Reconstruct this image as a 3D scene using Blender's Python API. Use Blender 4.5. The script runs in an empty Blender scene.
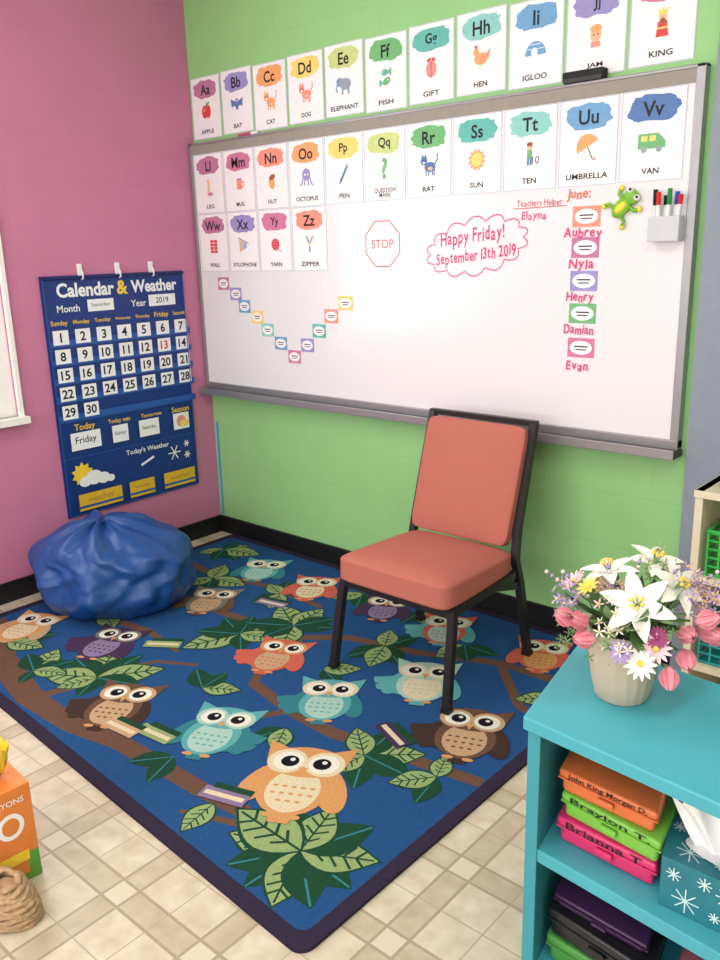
import bpy, bmesh, math, random
from mathutils import Vector, Matrix, noise
random.seed(7)
S=bpy.context.scene
S.view_settings.view_transform='Standard'
S.view_settings.look='None'
pi=math.pi

# ---------------------------------------------------------------- materials
def lin(c):
    o=[]
    for v in c:
        v=v/255.
        o.append(v/12.92 if v<=.04045 else ((v+.055)/1.055)**2.4)
    return (*o,1.)
def N(nt,t,**k):
    n=nt.nodes.new(t)
    for a,b in k.items(): setattr(n,a,b)
    return n
MATS={}
def mat(name,rgb,rough=.6,var=.06,scale=30,metal=0.,bump=0.,bscale=200,spec=.4,emit=0,coat=0,trans=0,sheen=0):
    if name in MATS: return MATS[name]
    m=bpy.data.materials.new(name); m.use_nodes=True; nt=m.node_tree
    b=nt.nodes['Principled BSDF']
    tc=N(nt,'ShaderNodeTexCoord')
    nz=N(nt,'ShaderNodeTexNoise'); nz.inputs['Scale'].default_value=scale; nz.inputs['Detail'].default_value=3
    nt.links.new(tc.outputs['Object'],nz.inputs['Vector'])
    mx=N(nt,'ShaderNodeMix',data_type='RGBA')
    c=lin(rgb)
    mx.inputs[6].default_value=tuple(max(0,x*(1-var*2)) for x in c[:3])+(1,)
    mx.inputs[7].default_value=tuple(min(1,x*(1+var*2)) for x in c[:3])+(1,)
    nt.links.new(nz.outputs['Fac'],mx.inputs[0]); nt.links.new(mx.outputs[2],b.inputs['Base Color'])
    b.inputs['Roughness'].default_value=rough; b.inputs['Metallic'].default_value=metal
    b.inputs['Specular IOR Level'].default_value=spec
    if coat: b.inputs['Coat Weight'].default_value=coat
    if trans: b.inputs['Transmission Weight'].default_value=trans
    if sheen: b.inputs['Sheen Weight'].default_value=sheen
    if emit:
        b.inputs['Emission Color'].default_value=c; b.inputs['Emission Strength'].default_value=emit
    if bump:
        n2=N(nt,'ShaderNodeTexNoise'); n2.inputs['Scale'].default_value=bscale
        nt.links.new(tc.outputs['Object'],n2.inputs['Vector'])
        bp=N(nt,'ShaderNodeBump'); bp.inputs['Strength'].default_value=bump; bp.inputs['Distance'].default_value=.004
        nt.links.new(n2.outputs['Fac'],bp.inputs['Height']); nt.links.new(bp.outputs['Normal'],b.inputs['Normal'])
    MATS[name]=m; return m
def wall_mat(name,rgb,axis,mort=.955):
    m=bpy.data.materials.new(name); m.use_nodes=True; nt=m.node_tree; b=nt.nodes['Principled BSDF']
    tc=N(nt,'ShaderNodeTexCoord'); sp=N(nt,'ShaderNodeSeparateXYZ'); cb=N(nt,'ShaderNodeCombineXYZ')
    nt.links.new(tc.outputs['Object'],sp.inputs[0])
    nt.links.new(sp.outputs[axis],cb.inputs[0]); nt.links.new(sp.outputs[2],cb.inputs[1])
    br=N(nt,'ShaderNodeTexBrick'); nt.links.new(cb.outputs[0],br.inputs['Vector'])
    c=lin(rgb)
    br.inputs['Color1'].default_value=c; br.inputs['Color2'].default_value=tuple(x*.985 for x in c[:3])+(1,)
    br.inputs['Mortar'].default_value=tuple(x*mort for x in c[:3])+(1,)
    br.inputs['Scale'].default_value=1; br.inputs['Mortar Size'].default_value=.006; br.inputs['Mortar Smooth'].default_value=1.
    br.inputs['Brick Width'].default_value=.41; br.inputs['Row Height'].default_value=.205
    nz=N(nt,'ShaderNodeTexNoise'); nz.inputs['Scale'].default_value=5; nz.inputs['Detail'].default_value=6
    nt.links.new(tc.outputs['Object'],nz.inputs['Vector'])
    mx=N(nt,'ShaderNodeMix',data_type='RGBA',blend_type='MULTIPLY'); mx.inputs[0].default_value=.14
    nt.links.new(br.outputs['Color'],mx.inputs[6]); nt.links.new(nz.outputs['Fac'],mx.inputs[7])
    nt.links.new(mx.outputs[2],b.inputs['Base Color'])
    n2=N(nt,'ShaderNodeTexNoise'); n2.inputs['Scale'].default_value=60; n2.inputs['Detail'].default_value=5
    nt.links.new(tc.outputs['Object'],n2.inputs['Vector'])
    b1=N(nt,'ShaderNodeBump'); b1.inputs['Strength'].default_value=.2; b1.inputs['Distance'].default_value=.003
    b2=N(nt,'ShaderNodeBump'); b2.inputs['Strength'].default_value=.14; b2.inputs['Distance'].default_value=.003; b2.invert=True
    nt.links.new(n2.outputs['Fac'],b1.inputs['Height']); nt.links.new(br.outputs['Fac'],b2.inputs['Height'])
    nt.links.new(b1.outputs['Normal'],b2.inputs['Normal']); nt.links.new(b2.outputs['Normal'],b.inputs['Normal'])
    b.inputs['Roughness'].default_value=.5
    return m
def floor_mat():
    m=bpy.data.materials.new('vinyl_tile'); m.use_nodes=True; nt=m.node_tree; b=nt.nodes['Principled BSDF']
    tc=N(nt,'ShaderNodeTexCoord'); sp=N(nt,'ShaderNodeSeparateXYZ'); nt.links.new(tc.outputs['Object'],sp.inputs[0])
    def mth(op,a,bv=None):
        n=N(nt,'ShaderNodeMath',operation=op)
        for i,v in enumerate((a,bv)):
            if v is None: continue
            if isinstance(v,(int,float)): n.inputs[i].default_value=v
            else: nt.links.new(v,n.inputs[i])
        return n.outputs[0]
    T=.305
    def fr(o,off=0): return mth('FRACT',mth('ADD',mth('DIVIDE',o,T),50+off))
    fx,fy=fr(sp.outputs[0]),fr(sp.outputs[1])
    def band(f,c,w): return mth('LESS_THAN',mth('ABSOLUTE',mth('SUBTRACT',f,c)),w)
    bx,by=band(fx,.5,.11),band(fy,.5,.11)
    bands=mth('MAXIMUM',bx,by); inter=mth('MULTIPLY',bx,by)
    l=None
    for f in (fx,fy):
        for c,w in ((.39,.013),(.61,.013)):
            q=band(f,c,w); l=q if l is None else mth('MAXIMUM',l,q)
    g=None
    for f in (fx,fy):
        for c in (0.,1.):
            q=band(f,c,.006); g=q if g is None else mth('MAXIMUM',g,q)
    nz=N(nt,'ShaderNodeTexNoise'); nz.inputs['Scale'].default_value=18; nz.inputs['Detail'].default_value=8
    nt.links.new(tc.outputs['Object'],nz.inputs['Vector'])
    rmp=N(nt,'ShaderNodeMapRange'); rmp.inputs[1].default_value=.3; rmp.inputs[2].default_value=.7; nt.links.new(nz.outputs['Fac'],rmp.inputs[0])
    def mix(f,a,bb):
        n=N(nt,'ShaderNodeMix',data_type='RGBA')
        nt.links.new(f,n.inputs[0])
        for i,v in ((6,a),(7,bb)):
            if isinstance(v,tuple): n.inputs[i].default_value=v
            else: nt.links.new(v,n.inputs[i])
        return n.outputs[2]
    fac=rmp.outputs[0]
    base=mix(fac,lin((188,176,152)),lin((212,202,181)))
    bnd=mix(fac,lin((172,159,134)),lin((194,183,160)))
    c=mix(bands,base,bnd); c=mix(inter,c,lin((205,195,173))); c=mix(l,c,lin((160,147,123))); c=mix(g,c,lin((168,155,132)))
    nt.links.new(c,b.inputs['Base Color']); b.inputs['Roughness'].default_value=.35
    return m
def rug_mat(name,rgb):
    m=mat(name,rgb,rough=.95,var=.16,scale=160,bump=.7,bscale=420,spec=.1); return m

# ---------------------------------------------------------------- mesh builder
class MB:
    def __init__(s): s.v=[];s.f=[];s.m=[];s.sm=[];s.mats=[]
    def mi(s,m):
        if m not in s.mats: s.mats.append(m)
        return s.mats.index(m)
    def add(s,vs,fs,m,M=None,smooth=False):
        o=len(s.v); k=s.mi(m)
        for p in vs:
            p=Vector(p); s.v.append(tuple(M@p) if M else tuple(p))
        for f in fs: s.f.append([i+o for i in f]); s.m.append(k); s.sm.append(smooth)
    def bm(s,b,m,M=None,smooth=False):
        b.verts.ensure_lookup_table(); b.verts.index_update()
        s.add([v.co.copy() for v in b.verts],[[v.index for v in f.verts] for f in b.faces],m,M,smooth); b.free()
    def box(s,lo,hi,m,M=None,bev=0,seg=2,smooth=False):
        b=bmesh.new(); bmesh.ops.create_cube(b,size=1)
        for v in b.verts: v.co=Vector([lo[i]+(hi[i]-lo[i])*(v.co[i]+.5) for i in range(3)])
        if bev: bmesh.ops.bevel(b,geom=list(b.edges),offset=bev,segments=seg,affect='EDGES',profile=.5)
        s.bm(b,m,M,smooth or (bev>0 and seg>2))
    def lathe(s,prof,m,M=None,n=32,smooth=True,rib=0,ribn=0,cap=True):
        vs=[];fs=[]
        for r,z in prof:
            for i in range(n):
                a=2*pi*i/n; rr=r*(1+rib*math.cos(ribn*a)) if rib else r
                vs.append((rr*math.cos(a),rr*math.sin(a),z))
        for j in range(len(prof)-1):
            for i in range(n):
                fs.append([j*n+i,j*n+(i+1)%n,(j+1)*n+(i+1)%n,(j+1)*n+i])
        if cap: fs.append(list(range(n))[::-1]); fs.append([(len(prof)-1)*n+i for i in range(n)])
        s.add(vs,fs,m,M,smooth)
    def ball(s,c,r,m,M=None,n=12):
        if isinstance(r,(int,float)): r=(r,r,r)
        b=bmesh.new(); bmesh.ops.create_uvsphere(b,u_segments=n,v_segments=max(6,n//2+2),radius=1)
        T=Matrix.Translation(c)@Matrix.Diagonal((*r,1))
        s.bm(b,m,(M@T) if M else T,True)
    def sweep(s,pts,sec,m,M=None,up=(0,0,1),smooth=False,closed=False):
        pts=[Vector(p) for p in pts]; n=len(sec); vs=[];fs=[]; K=len(pts)
        up=Vector(up)
        for i,p in enumerate(pts):
            a=pts[i-1] if (i>0 or closed) else p; b=pts[(i+1)%K] if (i<K-1 or closed) else p
            t=(b-a).normalized(); x=t.cross(up)
            if x.length<.05: x=t.cross(Vector((0.02,1,0)))
            x.normalize(); y=x.cross(t)
            for q in sec: vs.append(p+x*q[0]+y*q[1])
        for i in range(K if closed else K-1):
            for j in range(n):
                k=(i+1)%K
                fs.append([i*n+j,i*n+(j+1)%n,k*n+(j+1)%n,k*n+j])
        if not closed: fs.append(list(range(n))); fs.append([(K-1)*n+j for j in range(n)])
        s.add(vs,fs,m,M,smooth)
    def tube(s,pts,r,m,M=None,n=8,up=(0,0,1),closed=False):
        s.sweep(pts,[(r*math.cos(2*pi*i/n),r*math.sin(2*pi*i/n)) for i in range(n)],m,M,up,True,closed)
    def obj(s,name,parent=None):
        me=bpy.data.meshes.new(name)
        me.from_pydata(s.v,[],s.f); me.update()
        for m in s.mats: me.materials.append(m)
        me.polygons.foreach_set('material_index',s.m); me.polygons.foreach_set('use_smooth',s.sm)
        ob=bpy.data.objects.new(name,me); S.collection.objects.link(ob)
        if parent: ob.parent=parent
        return ob
def recalc(ob):
    b=bmesh.new(); b.from_mesh(ob.data); bmesh.ops.recalc_face_normals(b,faces=b.faces); b.to_mesh(ob.data); b.free()
def empty(name,loc):
    e=bpy.data.objects.new(name,None); e.location=loc; S.collection.objects.link(e); return e

TC={}
def text_geo(t,off):
    k=(t,off)
    if k in TC: return TC[k]
    cu=bpy.data.curves.new('t','FONT'); cu.body=t; cu.size=1; cu.align_x='CENTER'; cu.offset=off; cu.resolution_u=3; cu.space_line=.8
    ob=bpy.data.objects.new('t',cu); S.collection.objects.link(ob)
    bpy.context.view_layer.update(); dg=bpy.context.evaluated_depsgraph_get()
    me=bpy.data.meshes.new_from_object(ob.evaluated_get(dg))
    vs=[v.co.copy() for v in me.vertices]; fs=[list(p.vertices) for p in me.polygons]
    bpy.data.objects.remove(ob); bpy.data.curves.remove(cu); bpy.data.meshes.remove(me)
    xs=[v.x for v in vs]; ys=[v.y for v in vs]
    cx=(min(xs)+max(xs))/2; cy=(min(ys)+max(ys))/2
    base=[(v.x-cx,v.y) for v in vs]
    vs=[(v.x-cx,v.y-cy) for v in vs]
    TC[k]=(vs,fs,max(xs)-min(xs),max(ys)-min(ys)); TC[('b',)+k]=base; return TC[k]

class Flat:
    """2D drawing on a plane: O + U*x + V*y + N*h, each new shape a hair above the last"""
    def __init__(s,mb,O,U,V,Nn,h0=0.,dh=.00004):
        s.mb=mb;s.O=Vector(O);s.U=Vector(U);s.V=Vector(V);s.N=Vector(Nn);s.h=h0;s.dh=dh
        s.M=Matrix.Identity(3)
    def at(s,x=0,y=0,sc=1,rot=0):
        c,n=math.cos(rot)*sc,math.sin(rot)*sc
        s.M=Matrix(((c,-n,x),(n,c,y),(0,0,1))); return s
    def P(s,x,y):
        q=s.M@Vector((x,y,1)); return s.O+s.U*q.x+s.V*q.y+s.N*s.h
    def poly(s,pts,m):
        s.h+=s.dh; s.mb.add([s.P(*p) for p in pts],[list(range(len(pts)))],m)
    def faces(s,vs,fs,m):
        s.h+=s.dh; s.mb.add([s.P(*p) for p in vs],fs,m)
    def rect(s,x,y,w,h,m,a=0):
        c,n=math.cos(a),math.sin(a)
        s.poly([(x+c*i*w/2-n*j*h/2,y+n*i*w/2+c*j*h/2) for i,j in((-1,-1),(1,-1),(1,1),(-1,1))],m)
    def ell(s,x,y,rx,ry,m,a=0,n=20):
        c,k=math.cos(a),math.sin(a)
        s.poly([(x+c*rx*math.cos(t)-k*ry*math.sin(t),y+k*rx*math.cos(t)+c*ry*math.sin(t)) for t in [2*pi*i/n for i in range(n)]],m)
    def stroke(s,pts,w,m,closed=False):
        K=len(pts);L=[];R=[]
        for i in range(K):
            a=pts[i-1] if (i>0 or closed) else pts[i]; b=pts[(i+1)%K] if (i<K-1 or closed) else pts[i]
            dx,dy=b[0]-a[0],b[1]-a[1]; l=math.hypot(dx,dy) or 1
            ww=w[i] if isinstance(w,(list,tuple)) else w
            L.append((pts[i][0]-dy/l*ww/2,pts[i][1]+dx/l*ww/2)); R.append((pts[i][0]+dy/l*ww/2,pts[i][1]-dx/l*ww/2))
        vs=L+R; fs=[[i,(i+1)%K,K+(i+1)%K,K+i] for i in range(K if closed else K-1)]
        s.faces(vs,fs,m)
    def text(s,t,x,y,m,h=None,w=None,off=0.,a=0,sh=0):
        vs,fs,W,H=text_geo(t,off)
        sx=sy=(h/H if h else w/W)
        if h and w: sx=w/W
        c,k=math.cos(a),math.sin(a)
        s.faces([(x+c*(p[0]*sx+sh*p[1]*sy)-k*p[1]*sy,y+k*(p[0]*sx+sh*p[1]*sy)+c*p[1]*sy) for p in vs],fs,m)

# ---------------------------------------------------------------- room
RX,RY,RZ=5.2,-5.2,2.95
pinkM=wall_mat('paint_pink',(206,126,164),1)
greenM=wall_mat('paint_green',(152,208,138),0)
creamM=wall_mat('paint_cream',(225,220,205),0)
creamM2=wall_mat('paint_cream_b',(225,220,205),1)
b=MB(); b.box((-.15,RY-.15,-.1),(RX+.15,.15,0),floor_mat()); b.obj('floor')
b=MB(); b.box((-.15,RY-.15,RZ),(RX+.15,.15,RZ+.1),mat('ceiling_white',(235,235,230),.9)); b.obj('ceiling')
b=MB(); b.box((-.15,0,0),(RX+.15,.15,RZ),greenM); b.obj('wall_back')
WY0,WY1,WZ0,WZ1=-2.6,-1.10,.84,2.35
b=MB()
b.box((-.15,WY1,0),(0,0,RZ),pinkM); b.box((-.15,RY,0),(0,WY0,RZ),pinkM)
b.box((-.15,WY0,0),(0,WY1,WZ0),pinkM); b.box((-.15,WY0,WZ1),(0,WY1,RZ),pinkM); b.obj('wall_left')
b=MB(); b.box((RX,RY,0),(RX+.15,0,RZ),creamM2); b.obj('wall_right')
b=MB() # front wall with wide window
b.box((-.15,RY-.15,0),(RX+.15,RY,.9),creamM); b.box((-.15,RY-.15,2.5),(RX+.15,RY,RZ),creamM)
b.box((-.15,RY-.15,.9),(.8,RY,2.5),creamM); b.box((4.6,RY-.15,.9),(RX+.15,RY,2.5),creamM); b.obj('wall_front')
wh=mat('window_white',(240,240,238),.4,.02)
def window(ax,a0,a1,z0,z1,pos,t=.05,mull=2):
    b=MB()
    def bx(u0,u1,w0,w1,d0,d1):
        if ax=='y': b.box((pos+d0,u0,w0),(pos+d1,u1,w1),wh)
        else: b.box((u0,pos+d0,w0),(u1,pos+d1,w1),wh)
    d0,d1=(-.12,-.02)
    bx(a0,a0+t,z0,z1,d0,d1);bx(a1-t,a1,z0,z1,d0,d1);bx(a0,a1,z0,z0+t,d0,d1);bx(a0,a1,z1-t,z1,d0,d1)
    for i in range(1,mull+1):
        u=a0+(a1-a0)*i/(mull+1); bx(u-.02,u+.02,z0+t,z1-t,d0+.03,d1-.03)
    bx(a0+t,a1-t,(z0+z1)/2-.02,(z0+z1)/2+.02,d0+.03,d1-.03)
    return b
b=window('y',WY0,WY1,WZ0,WZ1,0); b.box((-.02,WY0-.03,WZ0-.03),(.05,WY1+.03,WZ0),wh)
b.box((-.12,WY0,WZ0),(-.02,WY1,WZ0+.14),wh); b.box((-.12,WY1-.09,WZ0),(-.015,WY1,WZ1),wh)
b.box((0,WY1,WZ0),(.018,WY1+.02,WZ1+.05),wh)
b.obj('window_1')
b=window('x',.8,4.6,.9,2.5,RY,mull=3); b.obj('window_2')
blk=mat('black_rubber',(22,22,24),.45,.05)
b=MB(); b.box((.012,-.012,0),(2.58,0,.095),blk); b.obj('baseboard_back')
b=MB(); b.box((0,RY,0),(.012,0,.095),blk); b.obj('baseboard_left')
grey=mat('grey_blue_paint',(132,142,158),.45,.04)
b=MB(); b.box((2.59,-.045,0),(2.72,0,2.62),grey,bev=.004); b.box((3.62,-.045,0),(3.75,0,2.62),grey,bev=.004); b.box((2.59,-.045,2.62),(3.75,0,2.76),grey,bev=.004); b.obj('trim_1')
b=MB(); dm=mat('door_grey',(112,122,132),.5,.04); b.box((2.722,-.02,.005),(3.618,-.001,2.618),dm); b.box((2.95,-.025,1.3),(3.4,-.02,2.3),mat('door_glass',(70,80,85),.1)); b.ball((3.55,-.06,1.0),.03,mat('steel',(170,170,175),.25,metal=1)); b.box((3.54,-.06,.99),(3.56,-.02,1.01),MATS['steel']); b.obj('door_1')
b=MB(); b.box((.018,-.002,.1),(.034,0,.63),mat('blue_tape',(60,150,205),.6)); b.obj('painters_tape')

# ---------------------------------------------------------------- whiteboard
X0,X1,Z0,Z1=.005,2.558,.828,2.048
alu=mat('aluminium',(158,158,162),.35,.03,metal=.6)
dkal=mat('dark_aluminium',(78,78,84),.4,.03,metal=.5)
wbm=mat('whiteboard_enamel',(228,226,231),.22,.01,scale=2,spec=.5)
b=MB(); b.box((X0+.01,-.033,Z0+.01),(X1-.01,-.002,Z1-.01),wbm)
b.box((X0,-.040,Z0),(X0+.022,-.001,Z1),alu,bev=.003); b.box((X1-.030,-.040,Z0),(X1,-.001,Z1),alu,bev=.003)
b.box((X0,-.040,Z1-.012),(X1,-.001,Z1),alu,bev=.003)
b.box((X0+.02,-.039,Z1-.052),(X1-.02,-.02,Z1-.012),mat('cork_rail',(150,144,136),.7))
b.box((X0,-.044,Z0-.006),(X1,-.001,Z0+.03),alu,bev=.003)
b.box((X0,-.085,Z0-.03),(X1+.005,-.001,Z0-.006),dkal,bev=.004)
b.box((X0,-.09,Z0-.03),(X1+.005,-.082,Z0+.004),alu,bev=.002)
b.obj('whiteboard')
mk=mat('marker_pink',(210,64,122),.5,.05); mr=mat('marker_red',(205,80,86),.5); mo=mat('marker_orange',(226,110,60),.5)
b=MB(); F=Flat(b,(0,-.0334,0),(1,0,0),(0,0,1),(0,-1,0))
R=.1; F.stroke([(1.25+R*math.cos(pi/8+i*pi/4),1.54+R*math.sin(pi/8+i*pi/4)) for i in range(8)],.005,mr,True)
F.text('STOP',1.25,1.54,mr,h=.036,w=.12)
cl=[];n=14
for i in range(n):
    a0=2*pi*i/n
    for k in range(6):
        a=a0+2*pi/n*k/6; bump=.024*math.sin(pi*k/6)
        cl.append((1.715+(.212+bump)*math.cos(a),1.52+(.088+bump)*math.sin(a)+.03*math.cos(a)))
F.stroke(cl,.005,mk,True)
def hand(t,x,y,m,h,w,off=.01,slope=0.,wob=.003):
    # hand-lettered line: glyphs set one by one on a slightly wandering baseline
    adv=[]
    for c in t: adv.append(.26 if c==' ' else text_geo(c,off)[2]+.10)
    tot=sum(adv); k=w/tot; ky=h/.70; cx=-w/2
    for i,c in enumerate(t):
        ax=adv[i]*k
        if c!=' ':
            text_geo(c,off); base=TC[('b',c,off)]; fs=TC[(c,off)][1]
            gx=x+cx+ax/2; gy=y-h/2+slope*(cx+ax/2)+wob*math.sin(i*2.3)
            F.at(gx,gy,1,slope+.03*math.sin(i*1.7)); F.faces([(p[0]*k+.08*p[1]*ky,p[1]*ky) for p in base],fs,m)
        cx+=ax
    F.at()
hand('Happy Friday!',1.70,1.562,mk,.05,.30,off=.018,slope=.09)
hand('September 13th 2019',1.715,1.490,mk,.042,.37,off=.018,slope=.10)
hand('Teachers Helper',1.99,1.668,mr,.022,.19,off=.0,wob=.001); F.stroke([(1.885,1.650),(2.10,1.652)],.003,mr)
hand('Elayna',1.97,1.625,mk,.028,.105,off=.008)
hand('June:',2.145,1.69,mo,.032,.095,off=.015)
for t,z,w in (('Aubrey',1.56,.15),('Nyla',1.452,.10),('Henry',1.338,.11),('Damian',1.222,.12),('Evan',1.09,.09)):
    hand(t,2.165,z,mk,.033,w,off=.018)
b.obj('marker_writing')
LC={'pink':(206,120,158),'purple':(130,112,180),'orange':(240,165,110),'yellow':(240,212,120),'lime':(200,212,140),'green':(112,180,122),'teal':(100,182,174),'ltteal':(140,202,198),'blue':(112,162,206),'violet':(152,144,202),'mauve':(188,120,156),'coral':(238,148,130),'navy':(88,122,178)}
cm={k:mat('card_'+k,v,.7,.08,60) for k,v in LC.items()}
white=mat('card_white',(240,239,242),.45,.01); ink=mat('ink_black',(25,25,30),.6)
brown=mat('ic_brown',(150,95,60),.7); red=mat('ic_red',(214,74,74),.6); skin=mat('ic_skin',(240,185,150),.7)
greyi=mat('ic_grey',(150,160,175),.7); edge_shade=mat('card_edge',(176,178,204),.7)
def namecard(x,z,w,h,c,name,a=0):
    b=MB(); b.box((-w/2,-.0012,-h/2),(w/2,0,h/2),cm[c],Matrix.Translation((x,-.0336,z))@Matrix.Rotation(a,4,'Y'))
    F=Flat(b,(x,-.0350,z),(math.cos(a),0,-math.sin(a)),(math.sin(a),0,math.cos(a)),(0,-1,0),dh=.0001)
    F.ell(0,0,w*.42,h*.36,white); F.rect(0,h*.06,w*.5,h*.07,ink); F.rect(0,-h*.1,w*.4,h*.06,ink)
    b.obj(name)
for z,c in ((1.612,'coral'),(1.507,'mauve'),(1.392,'violet'),(1.278,'green'),(1.155,'pink')):
    namecard(2.178,z,.105,.07,c,'name_label')
zz=[(20,137),(29,132),(35,126),(44,121),(51,115),(60,109),(69,103),(78,109),(86,116),(94,123),(103,129)]
for (x,z),c in zip(zz,['mauve','violet','blue','yellow','ltteal','blue','pink','violet','teal','coral','yellow']):
    namecard(x/100,z/100,.085,.062,c,'name_tag')

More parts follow.
